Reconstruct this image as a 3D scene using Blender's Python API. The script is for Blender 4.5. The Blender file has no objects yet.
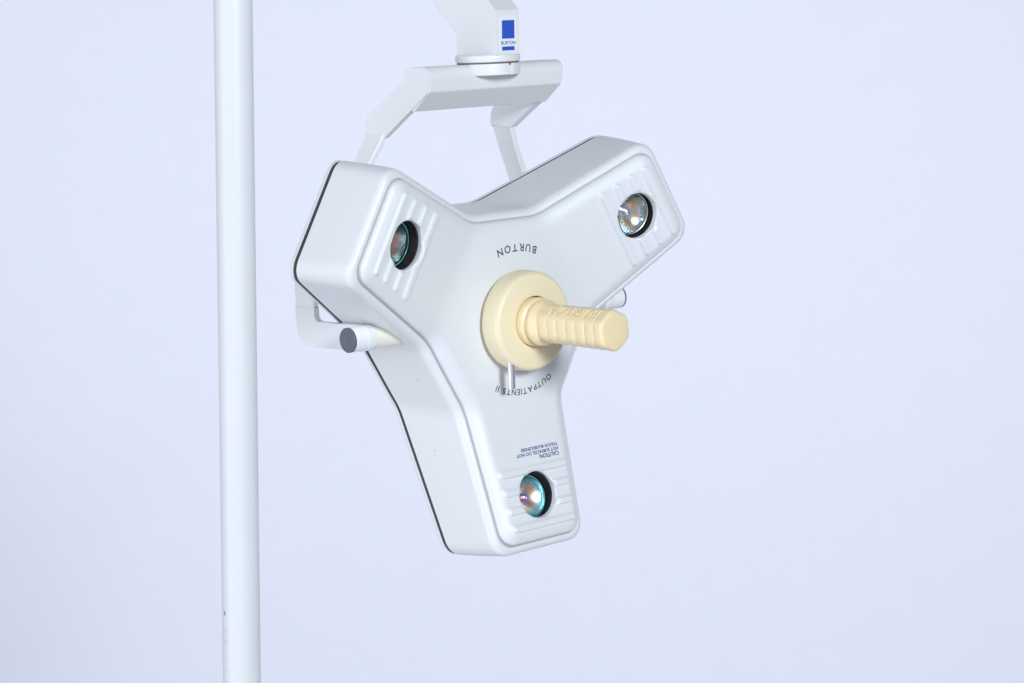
import bpy, bmesh, math, random
from mathutils import Vector, Matrix, geometry
C = bpy.context.scene
COL = C.collection
PI = math.pi

# ------------------------------------------------------------------ camera
CAMZ = 1.5
cam = bpy.data.cameras.new('camera')
cam.sensor_width = 36.0
cam.lens = 2199.66 / 1024 * 36.0
cam.clip_start = 0.05
cam.clip_end = 200
camo = bpy.data.objects.new('camera', cam)
COL.objects.link(camo)
camo.location = (0, 0, CAMZ)
camo.rotation_euler = (math.radians(90 - 6.0), 0, 0)
C.camera = camo

# ------------------------------------------------------------------ light
C.view_settings.view_transform = 'Standard'
C.view_settings.look = 'None'
C.view_settings.exposure = 0.17
C.view_settings.gamma = 1.0
C.cycles.max_bounces = 10
C.cycles.sample_clamp_indirect = 6

w = bpy.data.worlds.new('World')
C.world = w
w.use_nodes = True
nt = w.node_tree
bg = nt.nodes['Background']
tc = nt.nodes.new('ShaderNodeTexCoord')
sx = nt.nodes.new('ShaderNodeSeparateXYZ')
rp = nt.nodes.new('ShaderNodeValToRGB')
mp = nt.nodes.new('ShaderNodeMapRange')
mp.inputs['From Min'].default_value = -1
nt.links.new(tc.outputs['Generated'], sx.inputs[0])
nt.links.new(sx.outputs['Z'], mp.inputs['Value'])
nt.links.new(mp.outputs[0], rp.inputs[0])
e = rp.color_ramp.elements
e[0].position = 0.1; e[0].color = (0.56, 0.60, 0.70, 1)
e[1].position = 0.85; e[1].color = (0.12, 0.13, 0.17, 1)
m_ = e.new(0.5); m_.color = (0.62, 0.67, 0.80, 1)
mr = nt.nodes.new('ShaderNodeMapRange')          # the studio is darker towards the right
mr.inputs['From Min'].default_value = -0.7; mr.inputs['From Max'].default_value = 0.9
mr.inputs['To Min'].default_value = 2.0; mr.inputs['To Max'].default_value = 0.70
nt.links.new(sx.outputs['X'], mr.inputs['Value'])
mw = nt.nodes.new('ShaderNodeMix'); mw.data_type = 'RGBA'; mw.blend_type = 'MULTIPLY'
mw.inputs[0].default_value = 1.0
nt.links.new(rp.outputs[0], mw.inputs[6]); nt.links.new(mr.outputs[0], mw.inputs[7])
nt.links.new(mw.outputs[2], bg.inputs['Color'])
bg.inputs['Strength'].default_value = 0.50

HEAD_LOC = Vector((-0.0031, 2.1069, CAMZ - 0.1979))

def area(name, d, dist, size, power, color, size_y=None, target=HEAD_LOC):
    l = bpy.data.lights.new(name, 'AREA')
    l.energy = power
    l.color = color
    l.size = size
    if size_y:
        l.shape = 'RECTANGLE'; l.size_y = size_y
    o = bpy.data.objects.new(name, l)
    COL.objects.link(o)
    d = Vector(d).normalized()
    o.location = Vector(target) + d * dist
    o.rotation_euler = (-d).to_track_quat('-Z', 'Y').to_euler()
    return o

COOL = (0.885, 0.94, 1.0)
area('key_softbox', (0.36, -0.88, 0.30), 5.2, 0.95, 184, (0.86, 0.935, 1.01))
area('fill_softbox', (-0.86, -0.62, -0.06), 3.6, 1.1, 40, (0.92, 0.95, 1.0), 4.2)
# two soft boxes beside the lamp, turned away from it towards the backdrop
area('backdrop_light', (0.28, -0.96, 0.06), 3.6, 1.4, 27, (0.885, 0.91, 1.0), target=(0.70, 6.4, 1.15))
area('backdrop_light', (-0.28, -0.96, 0.06), 3.6, 1.4, 26.5, (0.875, 0.915, 1.0), target=(-0.62, 6.4, 1.25))

# ------------------------------------------------------------------ materials
def nodemat(name):
    m = bpy.data.materials.new(name)
    m.use_nodes = True
    return m, m.node_tree, m.node_tree.nodes['Principled BSDF']

def paint(name, col, rough=0.35, var=0.03, bump=0.05, scale=900, coat=0.0, spec=0.5):
    """slightly uneven enamel / moulded plastic: fine orange peel and faint mottling"""
    m, t, b = nodemat(name)
    tc = t.nodes.new('ShaderNodeTexCoord')
    n1 = t.nodes.new('ShaderNodeTexNoise'); n1.inputs['Scale'].default_value = 14
    n1.inputs['Detail'].default_value = 4
    t.links.new(tc.outputs['Object'], n1.inputs['Vector'])
    mix = t.nodes.new('ShaderNodeMix'); mix.data_type = 'RGBA'
    mix.inputs[6].default_value = (*[c * (1 - var) for c in col], 1)
    mix.inputs[7].default_value = (*[min(1, c * (1 + var)) for c in col], 1)
    t.links.new(n1.outputs['Fac'], mix.inputs[0])
    t.links.new(mix.outputs[2], b.inputs['Base Color'])
    b.inputs['Roughness'].default_value = rough
    b.inputs['Specular IOR Level'].default_value = spec
    b.inputs['Coat Weight'].default_value = coat
    if bump:
        n2 = t.nodes.new('ShaderNodeTexNoise'); n2.inputs['Scale'].default_value = scale
        t.links.new(tc.outputs['Object'], n2.inputs['Vector'])
        bp = t.nodes.new('ShaderNodeBump'); bp.inputs['Strength'].default_value = bump
        bp.inputs['Distance'].default_value = 0.0006
        t.links.new(n2.outputs['Fac'], bp.inputs['Height'])
        t.links.new(bp.outputs[0], b.inputs['Normal'])
    return m

def spots(m, pts, col=(0.05, 0.05, 0.06)):
    """small chips in the paint at fixed places on the object (object space)"""
    t = m.node_tree; b = t.nodes['Principled BSDF']
    tc = t.nodes.new('ShaderNodeTexCoord')
    nz = t.nodes.new('ShaderNodeTexNoise'); nz.inputs['Scale'].default_value = 600
    t.links.new(tc.outputs['Object'], nz.inputs['Vector'])
    acc = None
    for (p, r, s) in pts:
        d = t.nodes.new('ShaderNodeVectorMath'); d.operation = 'DISTANCE'
        d.inputs[1].default_value = p
        t.links.new(tc.outputs['Object'], d.inputs[0])
        ad = t.nodes.new('ShaderNodeMath'); ad.operation = 'MULTIPLY_ADD'
        ad.inputs[1].default_value = r * 1.2; 
        t.links.new(nz.outputs['Fac'], ad.inputs[0])
        t.links.new(d.outputs['Value'], ad.inputs[2])
        mr = t.nodes.new('ShaderNodeMapRange')
        mr.inputs['From Min'].default_value = r * 1.2
        mr.inputs['From Max'].default_value = r * 1.8
        mr.inputs['To Min'].default_value = s
        mr.inputs['To Max'].default_value = 0
        t.links.new(ad.outputs[0], mr.inputs['Value'])
        if acc is None:
            acc = mr.outputs[0]
        else:
            mx = t.nodes.new('ShaderNodeMath'); mx.operation = 'MAXIMUM'
            t.links.new(acc, mx.inputs[0]); t.links.new(mr.outputs[0], mx.inputs[1]); acc = mx.outputs[0]
    lk = b.inputs['Base Color'].links[0]
    src = lk.from_socket
    mix = t.nodes.new('ShaderNodeMix'); mix.data_type = 'RGBA'
    mix.inputs[7].default_value = (*col, 1)
    t.links.new(acc, mix.inputs[0]); t.links.new(src, mix.inputs[6])
    t.links.new(mix.outputs[2], b.inputs['Base Color'])

WHITE = (0.80, 0.805, 0.80)
M_HOUSE = paint('white_enamel', WHITE, 0.36, 0.012, 0.06, 700)
M_COVER = paint('white_moulded_plastic', (0.80, 0.81, 0.815), 0.40, 0.012, 0.05, 900)
M_YOKE = paint('white_powder_coat', (0.80, 0.80, 0.795), 0.36, 0.012, 0.08, 800)
M_POLE = paint('white_pole_enamel', (0.70, 0.71, 0.715), 0.36, 0.012, 0.02, 300, spec=0.3)
spots(M_HOUSE, [((-0.0655, -0.125, -0.040), 0.0022, 0.35), ((-0.084, -0.070, -0.050), 0.002, 0.3), ((-0.088, -0.052, -0.034), 0.0022, 0.3), ((-0.066, -0.165, -0.015), 0.002, 0.25)], (0.35, 0.34, 0.33))
M_GASKET = paint('dark_rubber', (0.045, 0.045, 0.05), 0.6, 0.1, 0.0)
M_SEAM = paint('seal_shade_grey', (0.42, 0.42, 0.43), 0.7, 0.1, 0.0)
M_HUB = paint('pale_cream_plastic', (0.92, 0.80, 0.54), 0.42, 0.02, 0.08, 900)
M_CREAM = paint('cream_plastic', (0.92, 0.76, 0.455), 0.38, 0.02, 0.08, 900)
M_IVORY = paint('ivory_plastic', (0.82, 0.78, 0.66), 0.40, 0.02, 0.05, 900)
M_KNOBCAP = paint('dark_grey_cap', (0.11, 0.12, 0.15), 0.45, 0.08, 0.1, 900)
M_SOCKET = paint('black_socket', (0.016, 0.017, 0.018), 0.35, 0.1, 0.0)
M_INK = paint('grey_ink', (0.05, 0.05, 0.06), 0.5, 0.05, 0.0)
M_BLUEINK = paint('faded_blue_ink', (0.035, 0.055, 0.25), 0.5, 0.05, 0.0)
M_BLUE = paint('blue_print', (0.025, 0.095, 0.52), 0.35, 0.05, 0.0)
M_LABEL = paint('label_white', (0.86, 0.87, 0.88), 0.25, 0.01, 0.0)
M_DARK = paint('dark_gap', (0.12, 0.09, 0.07), 0.7, 0.1, 0.0)
M_BACK = paint('paper_backdrop', (0.815, 0.822, 0.87), 0.9, 0.012, 0.0, spec=0.1)

m, t, b = nodemat('chrome_steel')
b.inputs['Base Color'].default_value = (0.88, 0.86, 0.89, 1)
b.inputs['Metallic'].default_value = 1; b.inputs['Roughness'].default_value = 0.30
M_STEEL = m

# dichroic reflector: thin-film tints over a faceted mirror
def dichroic(name, stops, seed, rough):
    m, t, b = nodemat(name)
    tc = t.nodes.new('ShaderNodeTexCoord')
    mpn = t.nodes.new('ShaderNodeMapping'); mpn.inputs['Location'].default_value = (seed, seed * 2, 0)
    t.links.new(tc.outputs['Object'], mpn.inputs[0])
    nz = t.nodes.new('ShaderNodeTexNoise'); nz.inputs['Scale'].default_value = 70
    nz.inputs['Detail'].default_value = 3
    t.links.new(mpn.outputs[0], nz.inputs['Vector'])
    ln = t.nodes.new('ShaderNodeVectorMath'); ln.operation = 'LENGTH'
    ml = t.nodes.new('ShaderNodeVectorMath'); ml.operation = 'MULTIPLY'
    ml.inputs[1].default_value = (1, 1, 0)
    t.links.new(tc.outputs['Object'], ml.inputs[0]); t.links.new(ml.outputs[0], ln.inputs[0])
    a = t.nodes.new('ShaderNodeMath'); a.operation = 'MULTIPLY'; a.inputs[1].default_value = 1 / 0.0215
    t.links.new(ln.outputs['Value'], a.inputs[0])
    a2 = t.nodes.new('ShaderNodeMath'); a2.operation = 'MULTIPLY_ADD'; a2.inputs[1].default_value = 0.5
    a3 = t.nodes.new('ShaderNodeMath'); a3.operation = 'SUBTRACT'; a3.inputs[1].default_value = 0.25
    t.links.new(nz.outputs['Fac'], a2.inputs[0]); t.links.new(a.outputs[0], a2.inputs[2])
    t.links.new(a2.outputs[0], a3.inputs[0])
    r = t.nodes.new('ShaderNodeValToRGB')
    el = r.color_ramp.elements
    el[0].position = stops[0][0]; el[0].color = (*stops[0][1], 1)
    el[1].position = stops[-1][0]; el[1].color = (*stops[-1][1], 1)
    for s in stops[1:-1]:
        q = el.new(s[0]); q.color = (*s[1], 1)
    t.links.new(a3.outputs[0], r.inputs[0])
    t.links.new(r.outputs[0], b.inputs['Base Color'])
    b.inputs['Metallic'].default_value = 1
    b.inputs['Roughness'].default_value = rough
    return m

M_DICHRO = {
    'L': dichroic('dichroic_rose', [(0.0, (0.90, 0.50, 0.44)), (0.50, (1.0, 0.50, 0.42)), (0.64, (0.80, 0.62, 0.62)),
                                    (0.74, (0.50, 1.0, 1.0)), (0.84, (0.42, 0.85, 1.0)), (1.0, (0.70, 0.95, 0.50))], 3.0, 0.26),
    'R': dichroic('dichroic_silver', [(0.0, (0.85, 0.80, 0.76)), (0.35, (0.95, 0.95, 0.97)), (0.58, (1.0, 0.70, 0.34)),
                                      (0.72, (0.92, 0.95, 0.98)), (1.0, (0.5, 0.85, 0.95))], 11.0, 0.16),
    'B': dichroic('dichroic_violet', [(0.0, (0.85, 0.45, 0.75)), (0.3, (0.80, 0.62, 0.76)), (0.48, (1.0, 0.60, 0.18)),
                                      (0.62, (0.85, 0.70, 0.80)), (0.74, (0.45, 0.95, 1.0)), (1.0, (0.40, 0.70, 0.72))], 7.0, 0.28),
}
m, t, b = nodemat('dichroic_rim')
b.inputs['Base Color'].default_value = (0.30, 0.80, 0.88, 1)
b.inputs['Metallic'].default_value = 0.8; b.inputs['Roughness'].default_value = 0.12
M_RIM = m

m, t, b = nodemat('clear_cover_glass')
out = t.nodes['Material Output']
t.nodes.remove(b)
tr = t.nodes.new('ShaderNodeBsdfTransparent'); tr.inputs[0].default_value = (0.93, 0.96, 0.97, 1)
gl = t.nodes.new('ShaderNodeBsdfGlossy'); gl.inputs['Roughness'].default_value = 0.03
fr = t.nodes.new('ShaderNodeFresnel'); fr.inputs['IOR'].default_value = 1.6
mx = t.nodes.new('ShaderNodeMixShader')
t.links.new(fr.outputs[0], mx.inputs[0]); t.links.new(tr.outputs[0], mx.inputs[1]); t.links.new(gl.outputs[0], mx.inputs[2])
t.links.new(mx.outputs[0], out.inputs[0])
M_GLASS = m

# ------------------------------------------------------------------ helpers
def finish(name, bm, mat, parent=None, sharp=35, flat=False, recalc=True, weighted=False):
    if recalc:
        bmesh.ops.recalc_face_normals(bm, faces=bm.faces[:])
    me = bpy.data.meshes.new(name)
    bm.to_mesh(me); bm.free()
    me.materials.append(mat)
    if not flat:
        for p in me.polygons: p.use_smooth = True
        me.set_sharp_from_angle(angle=math.radians(sharp))
    o = bpy.data.objects.new(name, me)
    COL.objects.link(o)
    if parent: o.parent = parent
    if weighted:
        wn = o.modifiers.new('weighted_normals', 'WEIGHTED_NORMAL')
        wn.keep_sharp = True; wn.weight = 100
    return o

def loft(bm, rings, closed=True, cap0=False, cap1=False):
    vs = [[bm.verts.new(p) for p in r] for r in rings]
    n = len(vs[0])
    for a, b_ in zip(vs, vs[1:]):
        for i in range(n if closed else n - 1):
            j = (i + 1) % n
            bm.faces.new((a[i], a[j], b_[j], b_[i]))
    if cap0: bm.faces.new(vs[0])
    if cap1: bm.faces.new(vs[-1])
    return vs

def lathe(bm, prof, n=64, axis='z', origin=(0, 0, 0), cap0=False, cap1=False):
    rings = []
    for r, h in prof:
        ring = []
        for i in range(n):
            a = 2 * PI * i / n
            c, s = r * math.cos(a), r * math.sin(a)
            p = {'z': (c, s, h), 'x': (h, c, s), 'y': (s, h, c)}[axis]
            ring.append(Vector(p) + Vector(origin))
        rings.append(ring)
    loft(bm, rings, True, cap0, cap1)

def prism(bm, poly, a0, a1, axis='x', bev=0.0, seg=3):
    """poly in the other two axes: x -> (y,z); y -> (x,z); z -> (x,y)"""
    def P(q, a):
        return {'x': (a, q[0], q[1]), 'y': (q[0], a, q[1]), 'z': (q[0], q[1], a)}[axis]
    v0 = [bm.verts.new(P(q, a0)) for q in poly]
    v1 = [bm.verts.new(P(q, a1)) for q in poly]
    n = len(poly)
    fs = [bm.faces.new(v0), bm.faces.new(v1[::-1])]
    for i in range(n):
        j = (i + 1) % n
        fs.append(bm.faces.new((v0[i], v1[i], v1[j], v0[j])))
    if bev:
        es = {e for f in fs for e in f.edges}
        bmesh.ops.recalc_face_normals(bm, faces=fs)
        bmesh.ops.bevel(bm, geom=list(es), offset=bev, segments=seg, profile=0.5, affect='EDGES', clamp_overlap=True)

def fillet(poly, radii, n=6):
    """round the corners of a 2-D polygon"""
    out = []
    N = len(poly)
    for i in range(N):
        p = Vector(poly[i]); a = Vector(poly[i - 1]); c = Vector(poly[(i + 1) % N])
        r = radii[i] if hasattr(radii, '__len__') else radii
        d0 = (a - p).normalized(); d1 = (c - p).normalized()
        ang = d0.angle(d1)
        if r <= 0 or ang > PI - 0.01:
            out.append(p.copy()); continue
        tl = min(r / math.tan(ang / 2), 0.48 * (a - p).length, 0.48 * (c - p).length)
        r = tl * math.tan(ang / 2)
        cen = p + (d0 + d1).normalized() * (r / math.sin(ang / 2))
        s = p + d0 * tl; e_ = p + d1 * tl
        a0 = math.atan2(s.y - cen.y, s.x - cen.x); a1 = math.atan2(e_.y - cen.y, e_.x - cen.x)
        da = (a1 - a0 + PI) % (2 * PI) - PI
        for k in range(n + 1):
            q = a0 + da * k / n
            out.append(Vector((cen.x + r * math.cos(q), cen.y + r * math.sin(q))))
    return out

def text_mesh(s, size, bold=0.012):
    """glyph outlines as a flat bmesh, baseline at y=0, starting at x=0; returns (verts, faces, width)"""
    cu = bpy.data.curves.new('glyphs', 'FONT')
    cu.body = s; cu.size = size; cu.resolution_u = 3; cu.offset = bold * size
    o = bpy.data.objects.new('glyphs', cu)
    COL.objects.link(o)
    dg = bpy.context.evaluated_depsgraph_get(); dg.update()
    me = bpy.data.meshes.new_from_object(o.evaluated_get(dg))
    V = [v.co.copy() for v in me.vertices]; F = [tuple(p.vertices) for p in me.polygons]
    COL.objects.unlink(o); bpy.data.objects.remove(o); bpy.data.curves.remove(cu); bpy.data.meshes.remove(me)
    x0 = min(v.x for v in V); x1 = max(v.x for v in V)
    for v in V: v.x -= x0
    return V, F, x1 - x0

def add_glyphs(bm, V, F, fn, thick=0.0):
    vs = [bm.verts.new(fn(v)) for v in V]
    fs = []
    for f in F:
        try: fs.append(bm.faces.new([vs[i] for i in f]))
        except ValueError: pass
    return fs

# ------------------------------------------------------------------ setting: seamless studio sweep
bm = bmesh.new()
FLOOR = -0.65
prof = [(4.6, FLOOR), (5.9, FLOOR)]
for k in range(1, 17):
    a = k / 16 * PI / 2
    prof.append((5.9 + 0.5 * math.sin(a), FLOOR + 0.5 - 0.5 * math.cos(a)))
prof.append((6.4, 6.0))
rows = []
for y, z in prof:
    rows.append([bm.verts.new((x, y, z)) for x in (-5, -2.5, 0, 2.5, 5)])
for a, b_ in zip(rows, rows[1:]):
    for i in range(4):
        bm.faces.new((a[i], a[i + 1], b_[i + 1], b_[i]))
bd = finish('backdrop', bm, M_BACK)
bd['kind'] = 'structure'

# ------------------------------------------------------------------ lamp root (head frame: x across, y up, z out of the face)
RW = Matrix(((0.74234382, -0.04027113, 0.66880781),
             (0.66740778, -0.04359898, -0.74341508),
             (0.0590975, 0.99823713, -0.00548816)))
lamp = bpy.data.objects.new('surgical_lamp', None)
COL.objects.link(lamp)
lamp.matrix_world = Matrix.Translation(HEAD_LOC) @ RW.to_4x4()
lamp['label'] = 'white three-armed surgical lamp head with cream handle hanging from its yoke and arm'
lamp['category'] = 'surgical lamp'

# ------------------------------------------------------------------ housing outline
AE, EE, BW, FW = 0.0504, 0.2144, 0.0605, 0.0833
DEP = 0.0873
K1, K2 = 0.263, 0.375
COVER_H = 0.009
ARMS = {'R': -PI / 3, 'L': PI / 3, 'B': PI}

def rot2(p, a):
    c, s = math.cos(a), math.sin(a)
    return Vector((c * p[0] - s * p[1], s * p[0] + c * p[1]))

def softplus(x, w=0.0035):
    if x > 40 * w: return x
    if x < -40 * w: return 0.0
    return w * math.log(1 + math.exp(x / w))

def dish(x, y):
    s = 0.0
    for a in ARMS.values():
        ya = -x * math.sin(a) + y * math.cos(a)
        s += softplus(ya - FW)
    return s

VP = []; VK = []
for a in (ARMS['R'], ARMS['L'], ARMS['B']):
    for q, k in (((BW, FW), 'v'), ((AE, EE), 'c'), ((-AE, EE), 'c'), ((-BW, FW), 'v')):
        VP.append(rot2(q, a)); VK.append(k)

def outline(o, nside=12, narc=8, eo=0.0):
    """rounded Y outline, offset outward by o; always the same number of points"""
    N = len(VP)
    lines = []
    for i in range(N):
        p, q = VP[i], VP[(i + 1) % N]
        d = (q - p).normalized()
        nrm = Vector((d.y, -d.x))
        lines.append((p + nrm * (o + (eo * (1.3 if i == 1 else 1.0) if VK[i] == 'c' and VK[(i + 1) % N] == 'c' else 0.0)), d))
    pts = []
    for i in range(N):
        p, d = lines[i - 1]; q, e_ = lines[i]
        den = d.x * e_.y - d.y * e_.x
        s = ((q.x - p.x) * e_.y - (q.y - p.y) * e_.x) / den
        pts.append(p + d * s)
    arcs = []
    for i in range(N):
        p = pts[i]; a = pts[i - 1]; c = pts[(i + 1) % N]
        d0 = (a - p).normalized(); d1 = (c - p).normalized()
        ang = d0.angle(d1)
        r = (0.0165 + o * 0.3 - eo * 0.55) if VK[i] == 'c' else max(0.01, 0.05 - o)
        tl = r / math.tan(ang / 2)
        cen = p + (d0 + d1).normalized() * (r / math.sin(ang / 2))
        s = p + d0 * tl; e_ = p + d1 * tl
        a0 = math.atan2(s.y - cen.y, s.x - cen.x); a1 = math.atan2(e_.y - cen.y, e_.x - cen.x)
        da = (a1 - a0 + PI) % (2 * PI) - PI
        arcs.append([Vector((cen.x + r * math.cos(a0 + da * k / narc), cen.y + r * math.sin(a0 + da * k / narc))) for k in range(narc + 1)])
    out = []
    for i in range(N):
        out += arcs[i]
        s = arcs[i][-1]; e_ = arcs[(i + 1) % N][0]
        for k in range(1, nside):
            out.append(s.lerp(e_, k / nside))
    return out

def ring3(o, z):
    fz = max(0.0, min(1.0, -z / DEP))
    k = K1 + (K2 - K1) * fz
    return [Vector((p.x, p.y, z + k * dish(p.x, p.y))) for p in outline(o, eo=0.0062 * fz)]

# shell of the housing
bm = bmesh.new()
prof = [(0.0102, -DEP), (0.0102, -DEP + 0.002), (0.0097, -0.055), (0.0088, -0.025), (0.0082, -0.0105)]
for k in range(1, 9):
    a = k / 8 * PI / 2
    prof.append((0.0016 + 0.0066 * math.cos(a), -0.0105 + 0.0095 * math.sin(a)))
prof += [(0.0009, -0.0013), (0.0006, -0.0022), (0.0006, -0.012)]
loft(bm, [ring3(o, z) for o, z in prof])
housing = finish('housing', bm, M_HOUSE, lamp, sharp=60)

# dark rubber gasket and the back plate behind it
bm = bmesh.new()
loft(bm, [ring3(o, z) for o, z in ((0.006, -DEP + 0.0004), (0.0093, -DEP - 0.0002), (0.0093, -DEP - 0.0058), (0.006, -DEP - 0.0060))])
finish('gasket', bm, M_GASKET, housing)
bm = bmesh.new()
prof = [(0.0060, -DEP - 0.0058), (0.0101, -DEP - 0.0056), (0.0104, -DEP - 0.0066), (0.0100, -DEP - 0.0092), (0.0080, -DEP - 0.0115), (0.004, -DEP - 0.0130), (-0.006, -DEP - 0.0135)]
vs = loft(bm, [ring3(o, z) for o, z in prof])
inner = [(v.co.x, v.co.y) for v in vs[-1]]
res = geometry.delaunay_2d_cdt([Vector(p) for p in inner], [], [list(range(len(inner)))], 1, 1e-7)
nv = [bm.verts.new((p.x, p.y, -DEP - 0.0135 + K2 * dish(p.x, p.y))) for p in res[0]]
for f in res[2]: bm.faces.new([nv[i] for i in f])
bmesh.ops.remove_doubles(bm, verts=bm.verts[:], dist=1e-6)
finish('back_plate', bm, M_HOUSE, housing, sharp=60)

# grey seal added between shell and front cover, its grey deepening the groove's shade
bm = bmesh.new()
loft(bm, [ring3(o, z) for o, z in ((0.0007, -0.0022), (-0.0022, -0.0020))])
finish('seal', bm, M_SEAM, housing)

# ------------------------------------------------------------------ front cover (height field over the outline, with ribs and lens holes)
CO = -0.0006
cov = outline(CO)
SHW = 0.0125
LENS_Y, LENS_R = 0.1707, 0.0226
ALPHA = math.atan(K1)
segs = []
for i in range(len(cov)):
    p, q = cov[i], cov[(i + 1) % len(cov)]
    d = q - p
    segs.append((p.x, p.y, d.x, d.y, d.length_squared))

def bdist(x, y):
    best = 1e9
    for px, py, dx, dy, l2 in segs:
        t_ = ((x - px) * dx + (y - py) * dy) / l2
        t_ = 0 if t_ < 0 else (1 if t_ > 1 else t_)
        ex = x - px - t_ * dx; ey = y - py - t_ * dy
        d = ex * ex + ey * ey
        if d < best: best = d
    return math.sqrt(best)

RIBS = (-0.0245, -0.0072, 0.0100, 0.0265)
def ribs(x, y):
    h = 0.0
    for a in ARMS.values():
        ya = -x * math.sin(a) + y * math.cos(a)
        if ya < 0.12: continue
        xa = x * math.cos(a) + y * math.sin(a)
        for r in RIBS:
            hl = 0.0385 - (ya - 0.1707) * 0.06
            dx = max(0.0, abs(xa) - hl)
            d = math.hypot(dx, ya - (LENS_Y + r))
            if d < 0.0043:
                rad = math.hypot(xa, (ya - LENS_Y) / 0.967)
                fade = 0.55 + 0.45 * max(0.0, min(1.0, (rad - LENS_R - 0.0016) / 0.0014))
                e_ = max(0.0, min(1.0, (0.0043 - d) / 0.0021))
                h = max(h, 0.0029 * fade * e_ * e_ * (3 - 2 * e_))
    return h

def shoulder(d):
    s = min(1.0, d / SHW)
    # steep small edge radius, then a long soft crown
    a = min(1.0, d / 0.0042)
    return 0.0048 * math.sqrt(max(0.0, 1 - (1 - a) ** 2)) + (COVER_H - 0.0048) * (s * s * (3 - 2 * s))

def cover_z(x, y, d=None):
    if d is None: d = bdist(x, y)
    return K1 * dish(x, y) + shoulder(d) + ribs(x, y) - 0.0008

def lens_circle(a, r, n=72):
    ca = math.cos(ALPHA)
    return [rot2((r * math.cos(2 * PI * k / n), LENS_Y + r * math.sin(2 * PI * k / n) * ca), a) for k in range(n)]

pts = []; faces_in = []
def addloop(l):
    s = len(pts); pts.extend(l); faces_in.append((s, s + len(l)))
fine = []
for o_ in (CO, CO - 0.0006, CO - 0.0013, CO - 0.0022, CO - 0.0034, CO - 0.005, CO - 0.007):
    fine.append(outline(o_))
NB = len(cov)
for l in fine: addloop(l)
holes = []
for key, a in ARMS.items():
    l = lens_circle(a, LENS_R + 0.0016); holes.append((len(pts), len(l), key)); addloop(l)
loopmax = len(pts)
random.seed(4)
innerpoly = fine[-1]
def inside(x, y, poly):
    c = False; n = len(poly); j = n - 1
    for i in range(n):
        yi, yj = poly[i].y, poly[j].y
        if (yi > y) != (yj > y) and x < (poly[j].x - poly[i].x) * (y - yi) / (yj - yi) + poly[i].x: c = not c
        j = i
    return c
LS = math.cos(ALPHA)
for key, a in ARMS.items():
    y = FW - 0.004
    while y < EE:
        step = 0.0007 if 0.14 < y < 0.203 else 0.003
        nx = int(0.062 / (0.0011 if step < 0.002 else 0.003))
        for i in range(-nx, nx + 1):
            x = 0.062 * i / nx
            if math.hypot(x, (y - LENS_Y) / LS) < LENS_R + 0.0020: continue
            p = rot2((x, y), a)
            if inside(p.x, p.y, innerpoly) and bdist(p.x, p.y) > 0.0068: pts.append(p)
        y += step
st = 0.004
for i in range(-40, 41):
    for j in range(-40, 41):
        x, y = i * st, j * st
        if max(-x * math.sin(a) + y * math.cos(a) for a in ARMS.values()) > FW - 0.006: continue
        if inside(x, y, innerpoly) and bdist(x, y) > 0.0075: pts.append(Vector((x, y)))
edges = []
for s, e_ in faces_in:
    n = e_ - s
    edges += [(s + k, s + (k + 1) % n) for k in range(n)]
res = geometry.delaunay_2d_cdt(pts, edges, [], 0, 1e-7)
bm = bmesh.new()
cv = []
for p in res[0]:
    cv.append(bm.verts.new((p.x, p.y, cover_z(p.x, p.y))))
hc = [rot2((0, LENS_Y), a) for a in ARMS.values()]
holepolys = [lens_circle(a, LENS_R + 0.0016) for a in ARMS.values()]
for f in res[2]:
    cx = sum(res[0][i].x for i in f) / len(f); cy = sum(res[0][i].y for i in f) / len(f)
    if any((Vector((cx, cy)) - h).length < 0.03 and inside(cx, cy, hp) for h, hp in zip(hc, holepolys)): continue
    if not inside(cx, cy, cov): continue
    bm.faces.new([cv[i] for i in f])
# skirt down into the groove
sk = [[Vector((p.x, p.y, cover_z(p.x, p.y, 0.0) + dz)) for p in cov] for dz in (0.0, -0.004, -0.011)]
loft(bm, sk)
# rolled lip of each lens hole
FLAT = COVER_H - 0.0008
for key, a in ARMS.items():
    rr = []
    for dr, dz in ((0.0016, 0.0), (0.0009, -0.00025), (0.0003, -0.0008), (0.0, -0.0016), (0.0, -0.0055)):
        ring = []
        for p, q in zip(lens_circle(a, LENS_R + dr), lens_circle(a, LENS_R + 0.0016)):
            base = cover_z(q.x, q.y) if dz > -0.0012 else K1 * dish(q.x, q.y) + FLAT
            ring.append(Vector((p.x, p.y, base + dz - (K1 * (dish(q.x, q.y) - dish(p.x, p.y))))))
        rr.append(ring)
    loft(bm, rr)
bmesh.ops.remove_doubles(bm, verts=bm.verts[:], dist=2e-6)
cover = finish('front_cover', bm, M_COVER, housing, sharp=50)
cover.location = (0.0006, 0.0004, 0)

# ------------------------------------------------------------------ the three lamps behind the holes
LH = COVER_H - 0.0008
def lens_matrix(a):
    c = rot2((0, LENS_Y), a)
    zc = K1 * dish(c.x, c.y) + LH
    # local y points outward along the arm and up the dished slope
    out = rot2((0, 1), a)
    ya = Vector((out.x * math.cos(ALPHA), out.y * math.cos(ALPHA), math.sin(ALPHA)))
    xa = Vector((*rot2((1, 0), a), 0))
    za = xa.cross(ya)
    M = Matrix((xa, ya, za)).transposed().to_4x4()
    M.translation = (c.x, c.y, zc)
    return M

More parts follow.
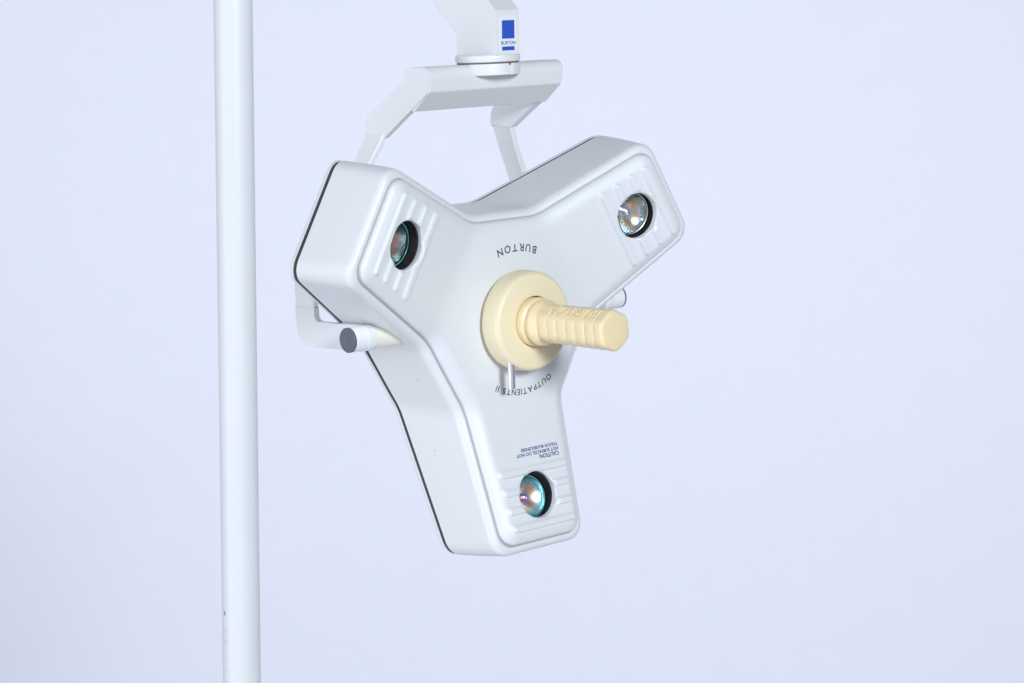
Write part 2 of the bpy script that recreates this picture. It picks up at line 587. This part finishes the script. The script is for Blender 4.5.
for key, a in ARMS.items():
    M = lens_matrix(a)
    bm = bmesh.new()
    lathe(bm, [(0.0250, -0.0046), (0.0229, -0.0049), (0.0229, -0.0080), (0.0226, -0.0078), (0.0224, -0.0150), (0.0212, -0.0154), (0.0212, -0.0175), (0.020, -0.022), (0.008, -0.034)], 72, cap1=True)
    soc = finish('lamp_socket', bm, M_SOCKET, lamp)
    soc.matrix_local = M
    # faceted bowl
    bm = bmesh.new()
    prof = []
    for k in range(9):
        r = 0.0208 - 0.0155 * k / 8
        prof.append((r, -0.0152 - (0.0100 if key == 'L' else 0.0080) * (1 - (r / 0.0208) ** 2)))
    rings = []
    NF = 30
    for k, (r, h) in enumerate(prof):
        rings.append([Vector((r * math.cos(2 * PI * (i + 0.5 * (k % 2)) / NF), r * math.sin(2 * PI * (i + 0.5 * (k % 2)) / NF), h)) for i in range(NF)])
    vv = [[bm.verts.new(p) for p in r] for r in rings]
    for k in range(len(vv) - 1):
        A, B = vv[k], vv[k + 1]
        for i in range(NF):
            j = (i + 1) % NF
            if k % 2 == 0:
                bm.faces.new((A[i], A[j], B[i])); bm.faces.new((A[j], B[j], B[i]))
            else:
                bm.faces.new((A[i], A[j], B[j])); bm.faces.new((A[i], B[j], B[i]))
    bm.faces.new(vv[-1])
    finish('reflector', bm, M_DICHRO[key], soc, flat=True)
    bm = bmesh.new()
    lathe(bm, [(0.0198, -0.0152), (0.0203, -0.0140), (0.0211, -0.0137), (0.0214, -0.0148)], 72)
    finish('reflector_rim', bm, M_STEEL if key == 'R' else M_RIM, soc)
    bm = bmesh.new()
    lathe(bm, [(0.0034, -0.0285), (0.0037, -0.0235), (0.0035, -0.0205), (0.0026, -0.0182), (0.0010, -0.0172)], 20, cap1=True)
    finish('bulb', bm, M_STEEL if key == 'R' else M_DICHRO['B'], soc)
    bm = bmesh.new()
    lathe(bm, [(0.0206 * math.sin(k / 10 * PI / 2), -0.0146 + 0.0050 * math.cos(k / 10 * PI / 2)) for k in range(10, 0, -1)], 64, cap1=True)
    finish('lens_glass', bm, M_GLASS, soc)

# ------------------------------------------------------------------ hub, handle and lever
FZ = LH
bm = bmesh.new()
prof = [(0.040, FZ - 0.001), (0.0415, FZ + 0.0035), (0.0455, FZ + 0.0042), (0.0475, FZ + 0.0058), (0.0482, FZ + 0.0085), (0.0478, 0.0262)]
for k in range(1, 8):
    q = k / 7 * PI / 2
    prof.append((0.0428 + 0.0049 * math.cos(q), 0.0300 + 0.0060 * math.sin(q)))
prof += [(0.030, 0.0365), (0.0250, 0.0366), (0.0243, 0.0360), (0.0242, 0.029)]
lathe(bm, prof, 96)
hub = finish('hub', bm, M_HUB, lamp, sharp=50)
hub.location = (0.0010, -0.0014, 0)
bm = bmesh.new()
lathe(bm, [(0.0246, 0.0322), (0.0225, 0.0324)], 72)
finish('collar_gap', bm, M_DARK, hub)

# handle: flange, neck groove, then a hexagonal grip with one plain lettered face
def hexring(R, z, sq=1.0, narc=5, rr=0.0085, rotdeg=6):
    poly = [Vector((R * math.cos(math.radians(90 + rotdeg + 60 * k)), R * math.sin(math.radians(90 + rotdeg + 60 * k)) * sq)) for k in range(6)]
    pp = fillet(poly, rr, narc)
    out = []
    for i, p in enumerate(pp):
        q = pp[(i + 1) % len(pp)]
        out.append(Vector((p.x, p.y, z)))
        if i % (narc + 1) == narc:
            out += [Vector((*p.lerp(q, k / 7), z)) for k in range(1, 7)]
    return out
NH = len(hexring(0.018, 0))
def circring(r, z):
    ref = hexring(0.018, 0)
    return [Vector((r * p.x / math.hypot(p.x, p.y), r * p.y / math.hypot(p.x, p.y), z)) for p in ref]
rings = [circring(0.0234, 0.0305), circring(0.0234, 0.0400), circring(0.0229, 0.0420), circring(0.0212, 0.0428), circring(0.0200, 0.0438),
         circring(0.0200, 0.0456), circring(0.0210, 0.0468), circring(0.0219, 0.0480), circring(0.0221, 0.0496), circring(0.0219, 0.0515), circring(0.0206, 0.0535)]
ref = hexring(0.0192, 0)
def griprad(p, g):
    """finger grooves: shallow dips on every face except the lettered one"""
    a = math.degrees(math.atan2(p.y, p.x)) % 360
    f = 1.0
    if 96 < a < 156: f = 0.0
    return 1 - g * f
z0g, z1g = 0.0570, 0.1425
nst = 84
for k in range(nst + 1):
    z = z0g + (z1g - z0g) * k / nst
    g = 0.0
    ph = (z - 0.0580) / 0.0128
    if 0 <= ph < 6.05:
        u = ph - math.floor(ph)
        # each finger band: swelling that ends in a sharp step
        g = 0.095 * (1 - math.sin(PI * u) ** 0.26)
    Rz = 0.0204 + 0.0006 * (z - z0g) / (z1g - z0g)
    rings.append([Vector((p.x * Rz / 0.0192 * griprad(p, g), p.y * Rz / 0.0192 * griprad(p, g), z)) for p in ref])
for dr, dz in ((0.02, 0.0012), (0.05, 0.0022), (0.10, 0.0029), (0.16, 0.0032)):
    rings.append([Vector((p.x * 0.0210 / 0.0192 * (1 - dr), p.y * 0.0210 / 0.0192 * (1 - dr), z1g + dz)) for p in ref])
rings.append([Vector((p.x * 0.45, p.y * 0.45, z1g + 0.0036)) for p in ref])
bm = bmesh.new()
loft(bm, rings, cap1=True)
handle = finish('handle', bm, M_CREAM, lamp, sharp=40)
handle.location = (0.0006, -0.0016, 0)
# raised letters on the plain face (upside down like the rest of the lettering)
fa = math.radians(126)
fn_ = Vector((math.cos(fa), math.sin(fa), 0))
ft_ = Vector((-math.sin(fa), math.cos(fa), 0))     # across the face
app = 0.0192 * math.cos(PI / 6)
bm = bmesh.new()
V, F, W_ = text_mesh('BURTON', 0.0150, 0.0)
sc = 0.064 / W_
def emb(h):
    def f(v):
        zz = 0.1335 - v.x * sc
        rz = (0.0204 + 0.0006 * (zz - z0g) / (z1g - z0g)) * math.cos(PI / 6)
        return fn_ * (rz + h) + ft_ * (v.y * 1.15 - 0.0062) + Vector((0, 0, zz))
    return f
fs = add_glyphs(bm, V, F, emb(0.0007))
ex = bmesh.ops.extrude_face_region(bm, geom=fs)
for v in [g for g in ex['geom'] if isinstance(g, bmesh.types.BMVert)]:
    v.co -= fn_ * 0.0012
finish('raised_lettering', bm, M_CREAM, handle, sharp=30)

bm = bmesh.new()
lathe(bm, [(0.0005, -0.0650), (0.0026, -0.0647), (0.0033, -0.0640), (0.0034, -0.0630), (0.0034, -0.0300)], 24, axis='y', origin=(-0.0262, 0.0010, 0.0300), cap0=True, cap1=True)
finish('lever_pin', bm, M_STEEL, lamp)

# ------------------------------------------------------------------ printed lettering on the face
def arc_text(s, size, cx, cy, r, amid, span, inward, z, bold=0.012):
    """glyphs along a circle, each upright about its own radius, spaced by their widths"""
    bm = bmesh.new()
    G = [(text_mesh(ch, size, bold) if ch != ' ' else None) for ch in s]
    wd = [(g[2] if g else 0.30 * size) for g in G]
    gap = (span * r - sum(wd)) / (len(s) - 1)
    x = -span * r / 2
    for g, w_ in zip(G, wd):
        f = (x + w_ / 2) / r
        x += w_ + gap
        if g is None: continue
        V, F, wdt = g
        ang = amid + f if inward else amid - f
        er = Vector((math.cos(ang), math.sin(ang)))
        up = -er if inward else er
        right = Vector((up.y, -up.x))
        base = Vector((cx, cy)) + er * r
        def fn(v):
            q = base + right * (v.x - wdt / 2) + up * (v.y - size * 0.36)
            return Vector((q.x, q.y, z))
        add_glyphs(bm, V, F, fn)
    return bm
bm = arc_text('BURTON', 0.0104, 0.0042, -0.0024, 0.0690, math.radians(88.5), math.radians(42), True, FZ + 0.00015)
o = finish('printed_name', bm, M_INK, cover, flat=True, recalc=False)
bm = arc_text('OUTPATIENTS II', 0.0083, 0.0050, -0.0008, 0.0725, math.radians(-87.5), math.radians(59), False, FZ + 0.00015)
o = finish('printed_model', bm, M_INK, cover, flat=True, recalc=False)
bm = bmesh.new()
for s, size, x0, y0, wd in (('CAUTION:', 0.0054, 0.0375, -0.1347, 0.0262), ('HOT SURFACES, DO NOT', 0.0042, 0.0379, -0.1306, 0.0545), ('TOUCH BULBS/LENSES', 0.0042, 0.0382, -0.1262, 0.0480)):
    V, F, W_ = text_mesh(s, size, 0.022)
    k = wd / W_
    def fn(v):
        x = x0 - v.x * k; y = y0 - v.y
        return Vector((x, y, K1 * dish(x, y) + FZ + 0.00018))
    add_glyphs(bm, V, F, fn)
finish('caution_print', bm, M_BLUEINK, cover, flat=True, recalc=False)

# ------------------------------------------------------------------ yoke: bar, slanted cheeks, flared straps that curl forward to the pivots
HB = 0.081; TH = 0.006
def strap_section(path, prev_side=None):
    pass
bm = bmesh.new()
# bar
bar = [(0.2425, -0.0390), (0.2425, -0.0003), (0.2195, -0.0060), (0.2010, -0.0300), (0.2060, -0.0420)]
bar = fillet(bar, [0.003, 0.010, 0.004, 0.003, 0.003], 5)
prism(bm, bar, -HB - 0.0005, HB + 0.0052, 'x', 0.0030, 4)
yoke = finish('yoke', bm, M_YOKE, lamp, sharp=40, weighted=True)

def cheek(sgn):
    """one side of the yoke: slanted plate, then a flared strap going down behind the head, curling forward to the pivot"""
    b2 = bmesh.new()
    # slanted upper plate, extruded in x
    up = [(0.2425, -0.0392), (0.2425, -0.0002), (0.2185, -0.0070), (0.1762, -0.0745), (0.1790, -0.1045), (0.1955, -0.1010), (0.2310, -0.0400)]
    up = fillet(up, [0.004, 0.009, 0.010, 0.001, 0.004, 0.012, 0.002], 5)
    a0, a1 = sorted((sgn * HB, sgn * (HB + TH * 0.9)))
    if sgn < 0: a0, a1 = -HB - TH * 0.4, -HB + TH * 0.6
    else: a0, a1 = HB - TH * 0.5, HB + 0.0056
    prism(b2, up, a0, a1, 'x', 0.0014, 2)
    # strap: centreline points (x, y) with front/back z
    UK = 0.1545
    pts_ = [(HB, 0.1790, -0.0745, -0.1040), (HB + 0.0015, 0.1755, -0.0750, -0.1020), (HB + 0.010, 0.1580, -0.0800, -0.1060), (0.116, 0.1140, -0.0900, -0.1160), (0.142, 0.0740, -0.0985, -0.1270), (0.151, 0.0560, -0.1000, -0.1300),
            (UK, 0.0400, -0.1000, -0.1300), (UK, 0.0200, -0.1000, -0.1295)]
    rings = []
    for i, (x, y, zf, zb) in enumerate(pts_):
        q0 = pts_[max(0, i - 1)]; q1 = pts_[min(len(pts_) - 1, i + 1)]
        d = Vector((q1[0] - q0[0], q1[1] - q0[1])).normalized()
        nrm = Vector((-d.y, d.x))          # outward (+x)
        if nrm.x < 0: nrm = -nrm
        h = TH / 2
        c = 0.0012
        a = Vector((x, y)) - nrm * h; b_ = Vector((x, y)) + nrm * h
        def W(p, z): return Vector((sgn * p.x, p.y, z))
        m1 = a.lerp(b_, c / TH); m2 = b_.lerp(a, c / TH)
        rings.append([W(m1, zf), W(m2, zf), W(b_, zf - c), W(b_, zb + c), W(m2, zb), W(m1, zb), W(a, zb + c), W(a, zf - c)])
    loft(b2, rings, cap0=True, cap1=True)
    # curled foot in the plane x = UK: an L shaped plate with round corners ending in an eye on the pivot
    kv, kz = -0.0022, -0.0270
    foot = [(0.0215, -0.1000), (0.0215, -0.1296), (-0.0170, -0.1290), (-0.0170, -0.0900), (kv - 0.0135, kz - 0.004), (kv - 0.0095, kz + 0.0125), (kv + 0.0095, kz + 0.0125), (kv + 0.0115, kz - 0.004), (0.0080, -0.0700), (0.0075, -0.1000)]
    foot = fillet(foot, [0, 0, 0.026, 0.05, 0.012, 0.011, 0.011, 0.012, 0.05, 0.013], 8)
    a0, a1 = sorted((sgn * (UK - TH / 2), sgn * (UK + TH / 2)))
    prism(b2, foot, a0, a1, 'x', 0.0011, 2)
    c = finish('yoke_arm', b2, M_YOKE, yoke, sharp=40, weighted=True)
    return c
for s in (-1, 1): cheek(s)

# pivots: dark capped white knob outside the strap, ivory stem into the housing
kv, kz = -0.0022, -0.0270
for s in (-1, 1):
    b2 = bmesh.new()
    prof = [(0.0108, 0.1476), (0.0114, 0.1482), (0.0117, 0.1495), (0.0117, 0.1733)]
    lathe(b2, [(r, s * h) for r, h in prof], 48, 'x', (0, kv, kz))
    kn = finish('pivot_knob', b2, M_LABEL, lamp)
    b2 = bmesh.new()
    prof = [(0.0116, 0.1732), (0.0117, 0.1752), (0.0112, 0.1758), (0.0030, 0.1757), (0.0016, 0.1752)]
    lathe(b2, [(r, s * h) for r, h in prof], 48, 'x', (0, kv, kz), cap1=True)
    finish('knob_cap', b2, M_KNOBCAP, kn)
    b2 = bmesh.new()
    lathe(b2, [(0.0106, s * 0.1478), (0.0116, s * 0.1455), (0.0128, s * 0.0900)], 48, 'x', (0, kv, kz), cap1=True)
    finish('pivot_stem', b2, M_IVORY, kn)

# ------------------------------------------------------------------ swivel joint, arm end block and arm
SZ = -0.0150
bm = bmesh.new()
lathe(bm, [(0.0285, 0.2515), (0.0300, 0.2511), (0.0310, 0.2500), (0.0312, 0.2465), (0.0308, 0.2446), (0.0296, 0.2438)], 72, 'y', (0, 0, SZ), cap0=True, cap1=True)
swivel = finish('swivel_disc', bm, M_YOKE, lamp)
bm = bmesh.new()
lathe(bm, [(0.0292, 0.2440), (0.0292, 0.2410)], 72, 'y', (0, 0, SZ))
finish('swivel_gap', bm, M_DARK, swivel)
# lower bearing lip with a V notch near its right end
ring = []
for k in range(96):
    a = 2 * PI * k / 96
    deg = math.degrees(a)
    r = 0.0306
    if 83 < deg < 90: r = 0.0306 - 0.006 * (1 - (deg - 83) / 7)
    ring.append((r * math.cos(a), SZ + r * math.sin(a)))
bm = bmesh.new()
prism(bm, ring, 0.2318, 0.2427, 'y', 0.0008, 2)
finish('bearing_lip', bm, M_YOKE, swivel, sharp=40, weighted=True)

bm = bmesh.new()
blk = [(0.2508, 0.0142), (0.2915, 0.0160), (0.3115, -0.0040), (0.2762, -0.0434), (0.2700, -0.0436), (0.2508, -0.0436)]
blk = fillet(blk, [0, 0.004, 0.0, 0.0, 0.003, 0], 4)
prism(bm, blk, -0.0142, 0.0142, 'x', 0.0014, 3)
block = finish('arm_end_block', bm, M_YOKE, lamp, sharp=40, weighted=True)
# sticker on the front of the block
bm = bmesh.new()
st = fillet([(-0.0106, 0.2527), (0.0112, 0.2527), (0.0112, 0.2862), (-0.0106, 0.2862)], 0.0008, 3)
def fz(y): return 0.0142 + (y - 0.2488) * 0.0018 / 0.0437
v0 = [bm.verts.new((p.x, p.y, fz(p.y) + 0.0004)) for p in st]
v1 = [bm.verts.new((p.x, p.y, fz(p.y) - 0.0002)) for p in st]
bm.faces.new(v0)
for i in range(len(st)):
    j = (i + 1) % len(st); bm.faces.new((v0[i], v0[j], v1[j], v1[i]))
stick = finish('sticker', bm, M_LABEL, block, flat=True)
bm = bmesh.new()
for (x0, x1, y0, y1) in ((-0.0078, 0.0078, 0.2655, 0.2826), (-0.0078, 0.0078, 0.2545, 0.2582)):
    bm.faces.new([bm.verts.new((x, y, fz(y) + 0.0006)) for x, y in ((x0, y0), (x1, y0), (x1, y1), (x0, y1))])
V, F, W_ = text_mesh('BURTON', 0.0044)
k_ = 0.0178 / W_
add_glyphs(bm, V, F, lambda v: Vector((-0.0089 + v.x * k_, 0.2601 + v.y, fz(0.261) + 0.0006)))
finish('sticker_print', bm, M_BLUE, stick, flat=True, recalc=False)

# arm: box beam climbing back from the block to its collar on the pole
d = Vector((0.964, -1.0)).normalized()         # (y, z) along the arm
nrm = Vector((1.0, 0.964)).normalized()
L = 0.48
p1 = Vector((0.2728, -0.0452)); p2 = Vector((0.3119, -0.0048))
blk_a = [p1, p2, p2 + d * L, p1 + d * L]
bm = bmesh.new()
prism(bm, [tuple(p) for p in blk_a], -0.0140, 0.0140, 'x', 0.0016, 3)
armo = finish('support_arm', bm, M_YOKE, lamp, sharp=40, weighted=True)

# above the picture the arm folds back at an elbow to the top of the pole
e2 = p1.lerp(p2, 0.5) + d * (L - 0.03)
Mi = lamp.matrix_world.inverted()
elbow = lamp.matrix_world @ Vector((0, e2.x, e2.y))
top = Vector((-0.2008, 1.6000, elbow.z + 0.045))
bm = bmesh.new()
a_ = elbow + Vector((0, 0, 0.045)); dv = (top - a_); sd = Vector((-dv.y, dv.x, 0)).normalized() * 0.018
a_ = a_ - dv.normalized() * 0.03; b_ = top + dv.normalized() * 0.03
r0 = [Mi @ (a_ + sd * k + Vector((0, 0, h))) for k, h in ((1, -0.018), (1, 0.018), (-1, 0.018), (-1, -0.018))]
r1 = [Mi @ (b_ + sd * k + Vector((0, 0, h))) for k, h in ((1, -0.018), (1, 0.018), (-1, 0.018), (-1, -0.018))]
loft(bm, [r0, r1], cap0=True, cap1=True)
for z0_, z1_, c0 in ((-0.03, 0.05, elbow), (-0.05, 0.012, top)):
    rings = [[Mi @ (c0 + Vector((0.026 * math.cos(2 * PI * k / 32), 0.026 * math.sin(2 * PI * k / 32), zz))) for k in range(32)] for zz in (z0_, z1_)]
    loft(bm, rings, cap0=True, cap1=True)
finish('upper_arm', bm, M_YOKE, lamp)

# ------------------------------------------------------------------ pole
PX, PY, PR = -0.2008, 1.6000, 0.01404
bm = bmesh.new()
lathe(bm, [(PR, FLOOR), (PR, 0.6), (PR, 1.0), (PR, 1.4), (PR, 1.955), (PR - 0.004, 1.958)], 64, cap0=True, cap1=True)
def on_pole(az, z): return (PR * math.cos(math.radians(az)), PR * math.sin(math.radians(az)), z)
spots(M_POLE, [(on_pole(219, 1.1316), 0.0011, 1.0), (on_pole(219, 1.1301), 0.0007, 0.9), (on_pole(221, 1.1182), 0.0007, 0.4), (on_pole(224, 1.1160), 0.0007, 0.35), (on_pole(223, 1.1105), 0.0008, 0.4), (on_pole(223, 1.0881), 0.0007, 0.4), (on_pole(290, 1.30), 0.0006, 0.25)])
pole = finish('lamp_pole', bm, M_POLE)
pole.location = (PX, PY, 0)
pole['label'] = 'tall plain white metal pole with small paint chips standing left of the lamp head'
pole['category'] = 'pole'
